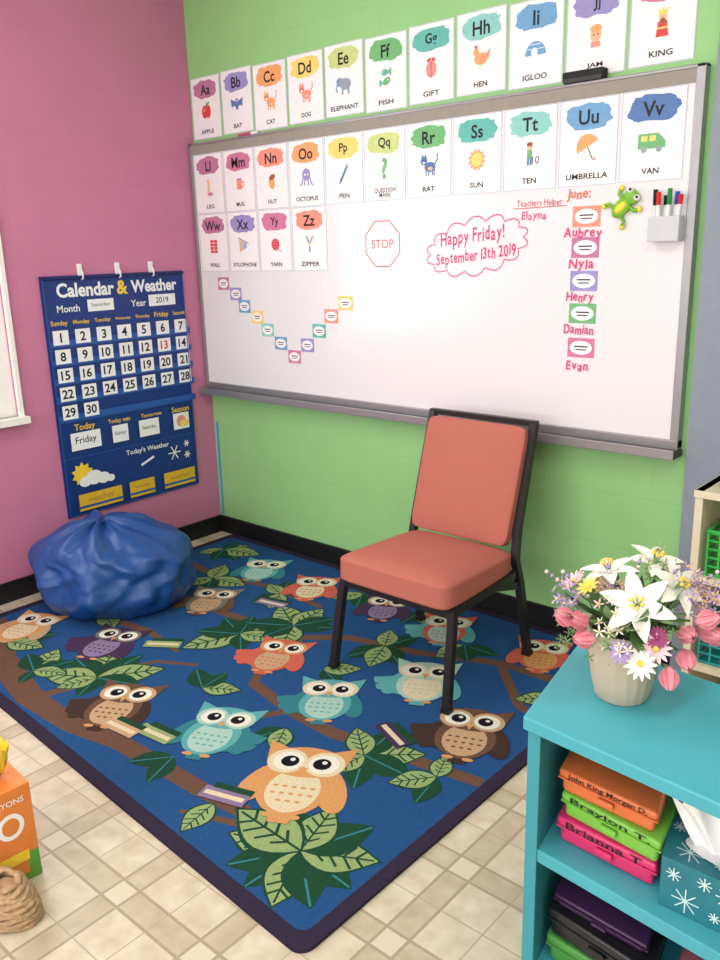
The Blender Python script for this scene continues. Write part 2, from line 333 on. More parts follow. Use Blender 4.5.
# ---------------------------------------------------------------- alphabet cards
def icon(F,w,sc):
    C=cm
    def E(x,y,a,bb,m,r=0): F.ell(x*sc,y*sc,a*sc,bb*sc,m,r)
    def Pn(pts,m): F.poly([(x*sc,y*sc) for x,y in pts],m)
    def St(pts,wd,m): F.stroke([(x*sc,y*sc) for x,y in pts],wd*sc,m)
    if w=='APPLE': E(-.3,0,.5,.7,red);E(.3,0,.5,.7,red);St([(0,.5),(.1,1)],.12,brown);E(.35,.85,.3,.15,C['green'],.5);E(-.35,.2,.12,.2,C['coral'])
    elif w=='BAT': E(0,0,.25,.5,C['purple']);Pn([(0,.3),(1,.7),(.9,-.2),(.5,0),(0,-.3),(-.5,0),(-.9,-.2),(-1,.7)],C['navy']);E(0,.4,.3,.3,C['purple']);E(-.1,.45,.07,.08,white);E(.1,.45,.07,.08,white)
    elif w in('CAT','DOG','RAT'):
        m={'CAT':C['orange'],'DOG':C['coral'],'RAT':C['navy']}.get(w,greyi)
        E(.15,-.2,.65,.45,m);E(-.55,.35,.4,.38,m);Pn([(-.85,.5),(-.8,1.05),(-.5,.65)],m);Pn([(-.55,.65),(-.3,1.0),(-.2,.5)],m)
        for x in(-.3,.0,.45,.65): F.rect(x*sc,-.7*sc,.14*sc,.5*sc,m)
        St([(.7,0),(1.,.4),(1.,.9)],.14,m);E(-.65,.4,.06,.08,ink);E(-.4,.4,.06,.08,ink);E(-.55,.2,.14,.1,white);E(.2,-.35,.3,.16,skin)
    elif w=='ELEPHANT': E(.2,0,.75,.55,greyi);E(-.6,.25,.42,.42,C['blue']);E(-.35,.25,.25,.38,greyi);St([(-.9,.1),(-1.05,-.4),(-.85,-.7)],.18,C['blue']);[F.rect(x*sc,-.65*sc,.24*sc,.6*sc,greyi) for x in(-.2,.6)];E(-.7,.35,.05,.06,ink)
    elif w=='FISH': E(-.1,.5,.45,.3,C['teal']);Pn([(.2,.5),(.7,.9),(.7,.1)],C['green']);E(.1,-.3,.5,.33,C['green'],.4);Pn([(-.3,-.4),(-.8,0),(-.8,-.8)],C['teal']);E(.3,-.2,.07,.07,white);E(-.3,.55,.06,.06,white)
    elif w=='GIFT': E(0,-.1,.62,.7,C['coral']);F.rect(0,-.1*sc,.2*sc,1.4*sc,C['mauve']);E(-.25,.7,.25,.15,red,.4);E(.25,.7,.25,.15,red,-.4)
    elif w=='HEN': E(0,-.1,.7,.5,C['orange']);E(-.5,.5,.28,.32,C['orange']);Pn([(-.8,.5),(-1.05,.4),(-.75,.35)],C['yellow']);E(-.5,.9,.15,.14,red);Pn([(.4,.1),(1,.7),(.8,-.2)],C['coral']);[F.rect(x*sc,-.75*sc,.08*sc,.4*sc,C['yellow']) for x in(-.15,.15)];E(.1,-.1,.3,.2,C['coral'])
    elif w=='IGLOO': Pn([(-1,-.5)]+[(-math.cos(t)*1,-.5+1.1*math.sin(t)) for t in [pi*i/12 for i in range(13)]],C['blue']);E(-.1,-.25,.3,.35,white);F.rect(0,-.55*sc,2*sc,.14*sc,white);St([(-.8,.0),(.8,.0)],.05,white);St([(-.5,.35),(.5,.35)],.05,white)
    elif w=='JAM': E(0,.1,.5,.55,skin);E(0,.55,.5,.3,C['orange']);F.rect(0,-.6*sc,.8*sc,.4*sc,C['coral']);E(-.18,.1,.06,.07,ink);E(.18,.1,.06,.07,ink)
    elif w=='KING': Pn([(-.5,-1),(.5,-1),(.35,.1),(-.35,.1)],red);E(0,.3,.3,.32,skin);Pn([(-.35,.5),(-.4,1.05),(-.15,.75),(0,1.1),(.15,.75),(.4,1.05),(.35,.5)],C['yellow']);E(0,.1,.2,.2,brown);F.rect(0,-.4*sc,.9*sc,.12*sc,C['yellow'])
    elif w=='LEG': St([(-.2,.9),(-.1,0),(-.2,-.7)],.4,skin);E(.1,-.75,.5,.2,C['pink'])
    elif w=='MUG': F.rect(0,0,.9*sc,1.1*sc,C['coral']);E(.55,0,.3,.35,C['coral']);E(.55,0,.15,.2,white);E(0,.55,.45,.12,C['pink'])
    elif w=='NUT': E(0,-.2,.45,.65,C['orange'],.3);E(.1,.4,.5,.28,brown,.3)
    elif w=='OCTOPUS': E(0,.3,.6,.6,C['violet']);[St([(x,0),(x*1.4,-.6),(x*1.9,-.8)],.18,C['violet']) for x in(-.5,-.2,.2,.5)];E(-.2,.3,.1,.13,white);E(.2,.3,.1,.13,white)
    elif w=='PEN': St([(-.5,-.8),(.4,.6)],.28,C['navy']);St([(.4,.6),(.55,.85)],.28,C['green']);St([(-.5,-.8),(-.62,-.98)],.12,ink)
    elif w=='QUESTION\nMARK': F.text('?',0,.1*sc,C['green'],h=2*sc,off=.03)
    elif w=='SUN': Pn([((1 if i%2 else .7)*math.cos(i*pi/12),(1 if i%2 else .7)*math.sin(i*pi/12)) for i in range(24)],C['orange']);E(0,0,.6,.6,C['yellow'])
    elif w=='TEN': E(0,.6,.28,.3,skin);E(0,.8,.3,.18,brown);F.rect(0,0,.5*sc,.7*sc,C['green']);F.rect(-.13*sc,-.6*sc,.2*sc,.6*sc,C['navy']);F.rect(.13*sc,-.6*sc,.2*sc,.6*sc,C['navy']);F.text('10',.6*sc,-.5*sc,ink,h=.6*sc)
    elif w=='UMBRELLA': Pn([(math.cos(t+.5),.1+math.sin(t+.5)) for t in [pi*i/12 for i in range(13)]],C['orange']);St([(0,.1),(.45,-.85)],.1,brown);St([(.45,-.85),(.65,-.9),(.7,-.7)],.1,brown)
    elif w=='VAN': Pn([(-1.1,-.5),(-1.1,.6),(.5,.6),(1.1,.0),(1.1,-.5)],C['green']);F.rect(-.6*sc,.25*sc,.5*sc,.4*sc,C['yellow']);F.rect(.05*sc,.25*sc,.5*sc,.4*sc,C['yellow']);E(-.6,-.55,.24,.24,greyi);E(.6,-.55,.24,.24,greyi)
    elif w=='WALL': F.rect(0,0,1.3*sc,1.5*sc,red);[F.rect(0,y*sc,1.3*sc,.06*sc,white) for y in(-.4,0,.4)];F.rect(0,0,.06*sc,1.5*sc,white)
    elif w=='XYLOPHONE': [St([(-.6+i*.25,-.7+i*.1),(-.6+i*.25,.7-i*.1)],.18,C[c]) for i,c in enumerate(['coral','orange','green','blue','purple'])];St([(-.9,.9),(.9,.2)],.1,brown)
    elif w=='YARN': E(0,0,.65,.65,red);[St([(-.5,.3-i*.25),(.5,.4-i*.3)],.06,C['pink']) for i in range(4)];St([(.4,-.5),(1,-.8)],.08,red)
    elif w=='ZIPPER': St([(-.5,.8),(0,-.1),(0,-.9)],.24,C['blue']);St([(.5,.8),(0,-.1)],.24,C['coral']);F.rect(0,-.1*sc,.25*sc,.35*sc,C['yellow'])
def card(x,ztop,y,letter,word,col,w=.216,h=.281):
    b=MB(); b.box((x,y-.0012,ztop-h),(x+w,y,ztop),white)
    F=Flat(b,(x+w/2,y-.0013,ztop-h/2),(1,0,0),(0,0,1),(0,-1,0),dh=.00006)
    e=.002
    F.stroke([(-w/2+e,-h/2+e),(w/2-e,-h/2+e),(w/2-e,h/2-e),(-w/2+e,h/2-e)],.0034,edge_shade,True)  # card's shadow edge painted in as a darker outline
    random.seed(letter)
    pts=[]
    for i in range(28):
        t=2*pi*i/28; r=1+random.uniform(-.1,.1)
        cx,cy=math.cos(t),math.sin(t)
        sx=abs(cx)**.7*(1 if cx>0 else -1); sy=abs(cy)**.7*(1 if cy>0 else -1)
        pts.append((sx*.39*w*r,h*.30+sy*.145*h*r))
    F.poly(pts,cm[col])
    F.text(letter+letter.lower(),0,h*.29,ink,h=h*.17,off=.02)
    F.at(0,-h*.065); icon(F,word,h*.15); F.at(0,0)
    if '\n' in word: F.text(word,0,-h*.385,ink,h=.036,off=.012)
    else: F.text(word,0,-h*.385,ink,h=.019,w=min(w*.8,.0195*len(word)),off=.02)
    b.obj('alphabet_card')
r1=[('A','APPLE','mauve'),('B','BAT','violet'),('C','CAT','orange'),('D','DOG','yellow'),('E','ELEPHANT','lime'),('F','FISH','green'),('G','GIFT','teal'),('H','HEN','ltteal'),('I','IGLOO','blue'),('J','JAM','violet'),('K','KING','pink')]
r2=[('L','LEG','mauve'),('M','MUG','pink'),('N','NUT','coral'),('O','OCTOPUS','orange'),('P','PEN','yellow'),('Q','QUESTION\nMARK','lime'),('R','RAT','green'),('S','SUN','teal'),('T','TEN','ltteal'),('U','UMBRELLA','blue'),('V','VAN','navy')]
r3=[('W','WALL','mauve'),('X','XYLOPHONE','violet'),('Y','YARN','pink'),('Z','ZIPPER','coral')]
for i,(l,w,c) in enumerate(r1): card(.012+i*.2275,2.348+.004*math.sin(i*2.1),-.001,l,w,c)
for i,(l,w,c) in enumerate(r2): card(.034+i*.2255,1.994,-.0336,l,w,c)
for i,(l,w,c) in enumerate(r3): card(.038+i*.2255,1.711,-.0336,l,w,c)
random.seed(11)
b=MB(); b.box((2.07,-.045,2.049),(2.22,-.004,2.085),mat('eraser_black',(35,35,38),.8),bev=.006); b.box((2.075,-.047,2.049),(2.215,-.045,2.062),mat('felt',(70,70,72),.95)); b.obj('whiteboard_eraser')
b=MB(); b.tube([(.37,-.022,2.056),(.46,-.022,2.056)],.007,mk,up=(0,0,1)); b.tube([(.46,-.022,2.056),(.50,-.022,2.056)],.0075,white,up=(0,0,1)); b.obj('dry_erase_marker')
# frog magnet clip
fg=mat('frog_green',(120,180,50),.4); fy=mat('frog_yellow',(225,215,60),.4)
b=MB(); MF=Matrix.Translation((2.315,-.036,1.64))@Matrix.Rotation(-.75,4,'Y')@Matrix.Scale(.8,4)
b.ball((-.01,-.012,0),(.05,.012,.032),fg,MF,16); b.ball((-.01,-.018,0),(.032,.010,.018),fy,MF)
b.ball((.05,-.014,.0),(.03,.012,.034),fg,MF); b.ball((.066,-.02,.022),.013,white,MF); b.ball((.066,-.02,-.022),.013,white,MF); b.ball((.07,-.032,.022),.006,ink,MF); b.ball((.07,-.032,-.022),.006,ink,MF)
for sx in(-1,1):
    for sz in(-1,1):
        b.tube([(sx*.025-.01,-.01,sz*.02),(sx*.03-.01,-.01,sz*.05),(sx*.045-.01,-.01,sz*.058)],.008,fg,MF,up=(0,1,0)); b.ball((sx*.05-.01,-.01,sz*.06),(.013,.006,.012),fy,MF)
b.obj('frog_magnet')
hc=mat('holder_clear',(200,203,210),.15,.02,spec=.6)
b=MB(); b.box((2.42,-.085,1.52),(2.525,-.0345,1.60),hc,bev=.004)
mc=[('mk_black',(25,25,30)),('mk_red',(215,40,45)),('mk_black',0),('mk_green',(40,140,70)),('mk_blue',(40,80,190)),('mk_red',0)]
for i,(n,c) in enumerate(mc):
    m=MATS.get(n) or mat(n,c,.4); x=2.433+i*.0155; y=-.05-(i%2)*.018
    b.tube([(x,y,1.59),(x+.002*(i-2),y,1.635)],.0075,white,up=(0,1,0)); b.tube([(x+.002*(i-2),y,1.635),(x+.003*(i-2),y,1.685-.01*(i%3))],.008,m,up=(0,1,0))
b.obj('marker_holder')

# ---------------------------------------------------------------- calendar chart
cb=mat('calendar_blue',(20,52,124),.35,.05,8); cb2=mat('calendar_blue_light',(40,86,166),.3,.05); cy_=mat('cal_yellow',(245,205,60),.5); cyp=mat('cal_pocket_yellow',(222,180,50),.5)
cw=mat('cal_white',(238,240,244),.5,.01); cr=mat('cal_red',(225,50,50),.5)
b=MB(); ya,yb,za,zb=-.925,-.143,.311,1.44
b.box((.003,ya,za),(.009,yb,zb),cb)
F=Flat(b,(.0092,0,0),(0,1,0),(0,0,1),(1,0,0),dh=.00008)
F.text('Calendar',-.70,1.375,cw,h=.065,w=.30,off=.03); F.text('&',-.505,1.375,cy_,h=.066,off=.03); F.text('Weather',-.32,1.375,cw,h=.06,w=.27,off=.03)
F.text('Month',-.80,1.293,cw,h=.032,off=.01); F.rect(-.63,1.300,.14,.055,cw); F.text('September',-.63,1.300,ink,w=.1,off=.0)
F.text('Year',-.42,1.295,cw,h=.032,off=.01); F.rect(-.28,1.302,.16,.055,cw); F.text('2019',-.28,1.302,ink,h=.028,off=.01)
cols=[-.855+.1125*i for i in range(7)]
for i,x in enumerate(cols): F.text(['Sunday','Monday','Tuesday','Wednesday','Thursday','Friday','Saturday'][i],x,1.228,cy_,w=.085,off=.01)
for r in range(5):
    z=1.165-.0865*r; F.rect(-.518,z-.027,.79,.030,cb2)
    for c in range(7):
        d=r*7+c+1
        if d>30: break
        F.rect(cols[c],z,.078,.066,cw); F.text(str(d),cols[c],z,cr if d==13 else ink,h=.043,off=.025)
for t,x in (('Today',-.79),('Today was',-.60),('Tomorrow',-.41),('Season',-.23)): F.text(t,x,.738,cy_,w=.125 if len(t)>6 else .11,off=.01)
for x,w,t in ((-.79,.16,'Friday'),(-.60,.09,'Sunny'),(-.43,.12,'Saturday'),(-.23,.10,'')):
    F.rect(x,.675,w,.085,cw)
    if t: F.text(t,x,.675,ink,w=w*.7,off=.01)
F.ell(-.23,.675,.03,.03,cm['coral']); F.ell(-.21,.66,.03,.02,cm['yellow'])
F.text("Today's Weather",-.45,.565,cw,h=.034,w=.26,off=.012)
F.poly([(-.83+(.06 if i%2 else .042)*math.cos(i*pi/10),.515+(.06 if i%2 else .042)*math.sin(i*pi/10)) for i in range(20)],cy_)
for dx,dz,r in ((-.05,0,.032),(0,.012,.045),(.05,0,.035),(.09,-.01,.022)): F.ell(-.77+dx,.475+dz,r,r*.8,cw)
for cx,cz,rr in ((-.29,.515,.04),(-.21,.55,.018),(-.21,.49,.02)):
    for i in range(3):
        a=i*pi/3; F.stroke([(cx-rr*math.cos(a),cz-rr*math.sin(a)),(cx+rr*math.cos(a),cz+rr*math.sin(a))],.006,cw)
F.stroke([(-.50,.49),(-.42,.52)],.012,cw)
for x,w in ((-.745,.24),(-.505,.15),(-.27,.20)): F.rect(x,.375,w,.082,cyp); F.rect(x,.352,w+.01,.012,cb2); F.text('weather',x,.385,mat('cal_amber',(170,130,40),.6),w=w*.6)
F.rect(-.534,.60,.76,.004,cb2); F.rect(-.534,.775,.76,.004,cb2)
F.stroke([(ya+.008,za+.008),(yb-.008,za+.008),(yb-.008,zb-.008),(ya+.008,zb-.008)],.006,cb2,True)
b.tube([(.014,ya,1.43),(.014,yb,1.43)],.008,cb,up=(0,0,1))
for y in (-.72,-.52,-.33):
    b.box((.001,y-.012,1.435),(.012,y+.012,1.49),cw,bev=.003); b.tube([(.012,y,1.47),(.03,y,1.45),(.03,y,1.425),(.015,y,1.42)],.004,cw,up=(0,1,0))
b.obj('calendar_pocket_chart')

# ---------------------------------------------------------------- rug
rb=rug_mat('rug_blue',(36,78,130)); rbd=rug_mat('rug_border',(50,42,62))
def quadpt(u,v):
    A=Vector((.12,-1.70));B=Vector((2.475,-1.84));C=Vector((2.50,-.03));D=Vector((.12,-.02))
    return (A*(1-u)+B*u)*(1-v)+(D*(1-u)+C*u)*v
def rrect(ins,r=.04,n=6):
    W,H=2.37,1.75; pts=[]
    for cx,cy,a0 in ((W-ins-r,H-ins-r,0),(ins+r,H-ins-r,90),(ins+r,ins+r,180),(W-ins-r,ins+r,270)):
        for k in range(n+1):
            a=math.radians(a0+90*k/n); x=cx+r*math.cos(a); y=cy+r*math.sin(a); p=quadpt(x/W,y/H); pts.append((p.x,p.y))
    return pts
b=MB(); o=rrect(0); n=len(o)
b.add([(x,y,0.0005) for x,y in o]+[(x,y,.010) for x,y in o],[[i,(i+1)%n,n+(i+1)%n,n+i] for i in range(n)]+[list(range(n))[::-1],[n+i for i in range(n)]],rbd)
F=Flat(b,(0,0,.0101),(1,0,0),(0,1,0),(0,0,1),dh=.0000035)
F.poly(rrect(.042,.03),rb)
RC={k:rug_mat('rug_'+k,v) for k,v in dict(brown=(104,76,62),dbrown=(66,48,44),tan=(190,158,124),cream=(216,202,170),orange=(206,150,96),teal=(92,164,168),dteal=(54,124,136),coral=(200,98,82),dkgreen=(30,70,50),ltgreen=(142,164,110),purple=(70,50,80),lilac=(134,118,152),white=(226,224,212),black=(24,22,30),ltteal=(164,198,188),grey=(118,116,108)).items()}
def br(pts,w):
    F.at(); F.stroke(pts,w,RC['brown'])
br([(.17,-1.42),(.56,-1.575),(.92,-1.65),(1.21,-1.65),(1.42,-1.61),(1.82,-1.60),(2.15,-1.58)],[.11,.11,.095,.08,.07,.06,.045])
br([(1.42,-1.0),(1.47,-1.08),(1.71,-1.13),(1.91,-1.14),(2.24,-1.09),(2.44,-1.06)],[.03,.045,.05,.055,.05,.045])
br([(.45,-.85),(.62,-.76),(1.0,-.74),(1.34,-.71),(1.50,-.59),(1.80,-.52),(2.09,-.40),(2.44,-.38)],[.03,.045,.05,.05,.045,.045,.045,.055])
br([(.2,-.45),(.5,-.48),(.85,-.42),(1.2,-.44)],[.055,.045,.04,.03])
br([(1.71,-1.13),(1.62,-1.28),(1.5,-1.35)],[.035,.03,.02]); br([(.92,-1.65),(1.0,-1.45),(.98,-1.36)],[.045,.035,.02]); br([(2.09,-.40),(2.3,-.62),(2.44,-.66)],[.035,.035,.035])
br([(.17,-1.12),(.5,-1.10),(.8,-1.06),(1.05,-1.10)],[.055,.045,.04,.02]); br([(1.34,-.71),(1.46,-.95)],[.035,.03])
br([(1.2,-1.12),(1.05,-1.2),(.95,-1.4)],[.02,.025,.03]); br([(2.15,-1.58),(2.05,-1.62),(1.85,-1.70)],[.035,.03,.015])
def leaf(x,y,a,L,kind):
    L*=1.10
    F.at(x,y,L,a); m,v=(RC['dkgreen'],RC['ltgreen']) if kind=='d' else (RC['ltgreen'],RC['dkgreen']) 
    up=[(t,.29*math.sin(pi*t**.85)) for t in [i/10 for i in range(11)]]
    if kind!='d': F.poly([(-.03,0)]+[(p[0]*1.06-.03,p[1]*1.18) for p in up[1:-1]]+[(1.06,0)]+[(p[0]*1.06-.03,-p[1]*1.18) for p in up[-2:0:-1]],RC['dkgreen'])
    F.poly(up+[(p[0],-p[1]) for p in up[-2:0:-1]],m)
    F.stroke([(0,0),(.95,0)],.03,v if kind!='d' else RC['dteal'])
    if kind!='d':
        for t in (.2,.38,.56,.72):
            for sg in (-1,1): F.stroke([(t,0),(t+.13,sg*.17*math.sin(pi*t)+sg*.03)],.035,v)
    F.at()
D=math.radians
def cluster(x,y,items):
    for a,L,k in items: leaf(x,y,D(a),L,k)
cluster(2.23,-1.60,[(150,.20,'d'),(-160,.19,'l'),(-125,.18,'d'),(-95,.17,'d'),(-65,.18,'l'),(-38,.19,'d'),(-5,.18,'d'),(28,.19,'l'),(65,.20,'d'),(105,.17,'l'),(178,.23,'l')])
cluster(1.90,-1.62,[(-80,.12,'l')])
cluster(2.08,-1.17,[(40,.17,'l'),(95,.15,'d'),(-60,.16,'d'),(0,.17,'d'),(140,.14,'l'),(-100,.12,'l')])
cluster(1.62,-1.55,[(-130,.13,'d'),(-70,.13,'d')])
cluster(.98,-1.42,[(130,.20,'l'),(95,.20,'d'),(55,.22,'l'),(170,.20,'d'),(-150,.20,'l'),(20,.18,'d'),(-60,.13,'d'),(-110,.13,'l')])
cluster(1.12,-.84,[(-110,.22,'l'),(160,.17,'d'),(60,.2,'l'),(-40,.14,'d'),(120,.16,'d'),(-150,.18,'d'),(20,.15,'l')])
cluster(1.24,-.65,[(150,.2,'l'),(-150,.2,'d'),(-60,.18,'l'),(30,.17,'d'),(95,.18,'l'),(60,.17,'d'),(-100,.15,'d')])
cluster(.28,-.22,[(60,.12,'l'),(-20,.18,'d'),(-120,.12,'l'),(15,.2,'l'),(100,.12,'d'),(-60,.15,'d')])
cluster(.55,-.52,[(70,.16,'d'),(10,.18,'l'),(-50,.15,'d'),(120,.16,'l'),(-110,.14,'l')])
cluster(.74,-1.54,[(-60,.09,'d'),(120,.16,'l'),(160,.15,'d'),(70,.14,'d'),(30,.12,'l')])
cluster(1.66,-.56,[(-110,.16,'d'),(-30,.16,'d'),(70,.15,'d'),(-70,.16,'l'),(120,.13,'l')])
cluster(2.32,-1.12,[(-80,.13,'d'),(110,.10,'l'),(-130,.13,'l')]); cluster(1.9,-.36,[(-100,.14,'l'),(0,.14,'d'),(-50,.13,'d')]); cluster(.95,-.45,[(120,.14,'d'),(-100,.14,'d'),(-60,.15,'l'),(160,.12,'l')])
cluster(.42,-1.48,[(60,.18,'d'),(110,.15,'l'),(20,.16,'l')]); cluster(.5,-1.08,[(40,.15,'d'),(-20,.15,'l'),(90,.13,'l')]); cluster(1.60,-.85,[(-20,.13,'d'),(40,.13,'l')]); cluster(1.25,-.22,[(-60,.14,'d'),(-120,.13,'l'),(60,.09,'d')]); cluster(1.35,-1.22,[(150,.14,'d'),(30,.13,'l'),(95,.12,'d')]); cluster(2.38,-.50,[(-90,.13,'d'),(-140,.13,'l')])
cluster(1.58,-.22,[(-90,.13,'d'),(-40,.12,'l')]); cluster(.45,-.80,[(170,.14,'d'),(-130,.14,'l'),(120,.12,'d')]); cluster(1.78,-1.22,[(-110,.12,'d'),(-60,.12,'l')])
def owl(x,y,s,rot,body,wing,belly,face,tail=0):
    s*=.88
    F.at(x,y,s,D(rot)); B,W_,L_,Fc=RC[body],RC[wing],RC[belly],RC[face]
    if tail: F.poly([(tail*.2,-.35),(tail*.68,-.15),(tail*.72,0),(tail*.35,.1)],W_); F.poly([(tail*.2,-.45),(tail*.62,-.32),(tail*.66,-.2),(tail*.3,-.1)],W_)
    F.poly([(-.14,-.4),(.14,-.4),(.1,-.66),(-.1,-.66)],W_)
    F.ell(-.36,-.1,.16,.36,W_,-.35); F.ell(.36,-.1,.16,.36,W_,.35)
    F.ell(0,-.12,.37,.44,B); F.ell(0,-.17,.27,.34,L_)
    for r_ in range(3):
        for c in range(-2+(r_==2),3-(r_==2)): F.ell(c*.095,-.12-r_*.11,.028,.018,B)
    F.poly([(-.48,.62),(-.22,.50),(.22,.50),(.48,.62),(.42,.30),(.30,.10),(-.30,.10),(-.42,.30)],B)
    F.ell(0,.30,.42,.26,B)
    F.ell(-.20,.29,.21,.21,Fc); F.ell(.20,.29,.21,.21,Fc); F.ell(-.19,.29,.16,.16,RC['white']); F.ell(.19,.29,.16,.16,RC['white'])
    F.ell(-.17,.29,.095,.095,RC['black']); F.ell(.17,.29,.095,.095,RC['black']); F.ell(-.15,.32,.028,.028,RC['white']); F.ell(.19,.32,.028,.028,RC['white'])
    F.poly([(-.05,.20),(.05,.20),(0,.06)],RC['orange'])
    F.ell(-.12,-.56,.07,.035,RC['orange']); F.ell(.12,-.56,.07,.035,RC['orange']); F.at()
owl(2.01,-1.39,.34,28,'orange','orange','cream','cream')
owl(1.21,-1.48,.29,28,'brown','dbrown','tan','tan',-1)
owl(1.61,-1.37,.29,24,'teal','dteal','ltteal','ltteal',1)
owl(1.76,-1.0,.28,32,'teal','dteal','ltteal','cream',-1)
owl(1.38,-.88,.27,22,'coral','coral','tan','orange',-1)
owl(.66,-.30,.28,28,'teal','dteal','ltteal','cream')
owl(1.02,-.31,.27,28,'coral','coral','cream','cream')
owl(.75,-.70,.28,28,'grey','brown','tan','tan')
owl(.76,-1.23,.28,22,'purple','purple','lilac','grey',-1)
owl(1.43,-.28,.26,25,'purple','purple','lilac','tan')
owl(1.76,-.29,.27,25,'coral','teal','ltteal','cream',-1)
owl(1.95,-.69,.29,28,'ltteal','teal','cream','cream',-1)
owl(2.26,-.87,.30,22,'brown','dbrown','tan','tan',-1)
owl(2.18,-.25,.26,22,'coral','coral','orange','cream')
owl(.35,-1.36,.27,22,'orange','tan','cream','cream')
for x,y,m,a in ((2.08,-1.03,'purple',-.4),(1.47,-1.51,'ltgreen',.1),(1.35,-1.56,'tan',.1),(.95,-1.1,'ltgreen',.6),(1.9,-1.58,'lilac',.3),(1.0,-.55,'lilac',.2)):
    F.at(x,y,1,a); F.rect(0,0,.15,.055,RC[m]); F.rect(0,.0,.13,.018,RC['cream']); F.rect(.01,.037,.13,.025,RC['dkgreen'])
F.at()
b.obj('owl_rug')
RT=F.h+.0102

# ---------------------------------------------------------------- chair
fab=mat('coral_fabric',(182,108,96),.95,.12,300,bump=.5,bscale=500,spec=.12)
frm=mat('black_powdercoat',(30,28,31),.4,.05)
CH=empty('stacking_chair',(1.88,-.55,RT))
def cushion(name,w0,w1,l,t,M,crown=.012,r=.022):
    b=MB(); bm_=bmesh.new(); bmesh.ops.create_cube(bm_,size=1)
    bmesh.ops.subdivide_edges(bm_,edges=bm_.edges[:],cuts=9,use_grid_fill=True)
    for v in bm_.verts:
        x,y,z=v.co.x*2,v.co.y*2,v.co.z*2
        w=w0*(1-(y+1)/2)+w1*(y+1)/2
        px,py=x*w/2,y*l/2
        cx,cy=w/2-r,l/2-r
        if abs(px)>cx and abs(py)>cy:
            dx,dy=abs(px)-cx,abs(py)-cy; m=max(dx,dy); d=math.hypot(dx,dy)
            if d>0: k=m/d; px=math.copysign(cx+dx*k,px); py=math.copysign(cy+dy*k,py)
        e=max(abs(x),abs(y)); edge=max(0,(e-.78)/.22)
        pz=z*t/2
        if z>0: pz+=crown*(1-x*x)*(1-y*y)*z; pz-=z*t*.16*edge**2
        else: pz-=z*t*.08*edge**2
        v.co=(px,py,pz)
    b.bm(bm_,fab,M,True); ob=b.obj(name,CH); recalc(ob)
    md=ob.modifiers.new('s','SUBSURF'); md.levels=1; md.render_levels=1
    return ob
cushion('seat',.492,.462,.46,.112,Matrix.Translation((.0,-.02,.392))@Matrix.Rotation(-.03,4,'X'),.014,.03)
th=math.atan2(.13,.42)
Mb=Matrix.Translation((-.012,.255,.655))@Matrix.Rotation(pi/2-th,4,'X')
cushion('backrest',.435,.440,.445,.055,Mb,.010,.014)
b=MB()
sq=[(.019*math.cos(a),.019*math.sin(a)) for a in [pi/4+i*pi/2 for i in range(4)]]
def leg(pts): b.sweep(pts,sq,frm,up=(1,0,0))
for sx in (-1,1):
    q=-.012
    leg([(sx*.258,-.262,.008),(sx*.246,-.215,.29),(sx*.240,-.205,.338)])
    leg([(sx*.240,-.215,.338),(sx*.236,.10,.345),(sx*.234,.185,.350)])
    leg([(sx*.255,.268,.008),(sx*.240,.225,.30),(sx*.236+q*.5,.205,.40),(sx*.230+q,.24,.52),(sx*.226+q,.345,.880)])
    b.box((sx*.258-.016,-.278,.0003),(sx*.258+.016,-.246,.016),blk); b.box((sx*.255-.016,.252,.0003),(sx*.255+.016,.284,.016),blk)
    leg([(sx*.236,.06,.340),(sx*.232,.20,.30)])
b.sweep([(-.242,-.205,.330),(.242,-.205,.330)],sq,frm,up=(0,0,1))
b.sweep([(-.235,.19,.338),(.235,.19,.338)],sq,frm,up=(0,0,1))
b.sweep([(-.250,.346,.880),(.226,.346,.880)],[(.012,-.010),(.012,.010),(-.012,.010),(-.012,-.010)],frm,up=(0,0,1))
b.box((-.20,-.18,.330),(.20,.16,.345),frm)
ob=b.obj('frame',CH); recalc(ob)

# ---------------------------------------------------------------- bean bag
bb=mat('navy_vinyl',(24,72,138),.36,.08,6,bump=.2,bscale=40,spec=.45)
bm_=bmesh.new(); bmesh.ops.create_uvsphere(bm_,u_segments=120,v_segments=72,radius=1)
for v in bm_.verts:
    p=v.co.normalized(); a=math.atan2(p.y,p.x); h=max(-1.,min(1.,p.z))
    R_=.338*(max(0.,1-abs(h)**2.6))**.42
    z=.155+ .20*h
    if h<0: z=.155+.155*max(-1,h*1.35)
    top=max(0,h)
    cx,cy=math.cos(a),math.sin(a)
    R_*=1+.04*math.sin(2*a+.6)
    wr=noise.noise(Vector((cx*1.8,cy*1.8,h*1.5)))*.045+noise.noise(Vector((cx*4+3,cy*4,h*2.5)))*.025+noise.noise(Vector((cx*9,cy*9+5,h*4)))*.010
    fold=.020*abs(math.sin(a*5.5+3*noise.noise(Vector((cx,cy,h*2)))))*max(0.,1-abs(h-.15))**1.5
    R2=max(0,R_+wr*(1-abs(h)**6)-fold)
    z+=top*top*(.03*noise.noise(Vector((cx*2.2,cy*2.2,1)))) + (.018*math.sin(a*9+2*h) *max(0,h-.40) )+.02*top*noise.noise(Vector((cx*5,cy*5,h*5)))
    z+=.012*math.exp(-((1-h)*10)**2)
    v.co=Vector((R2*cx-.06*top,R2*cy-.02*top,max(.001,z)))
b=MB(); b.bm(bm_,bb,Matrix.Translation((.418,-.935,RT)),True)
b.ball((.358,-.955,RT+.362),(.026,.02,.014),bb)
b.obj('bean_bag_chair')

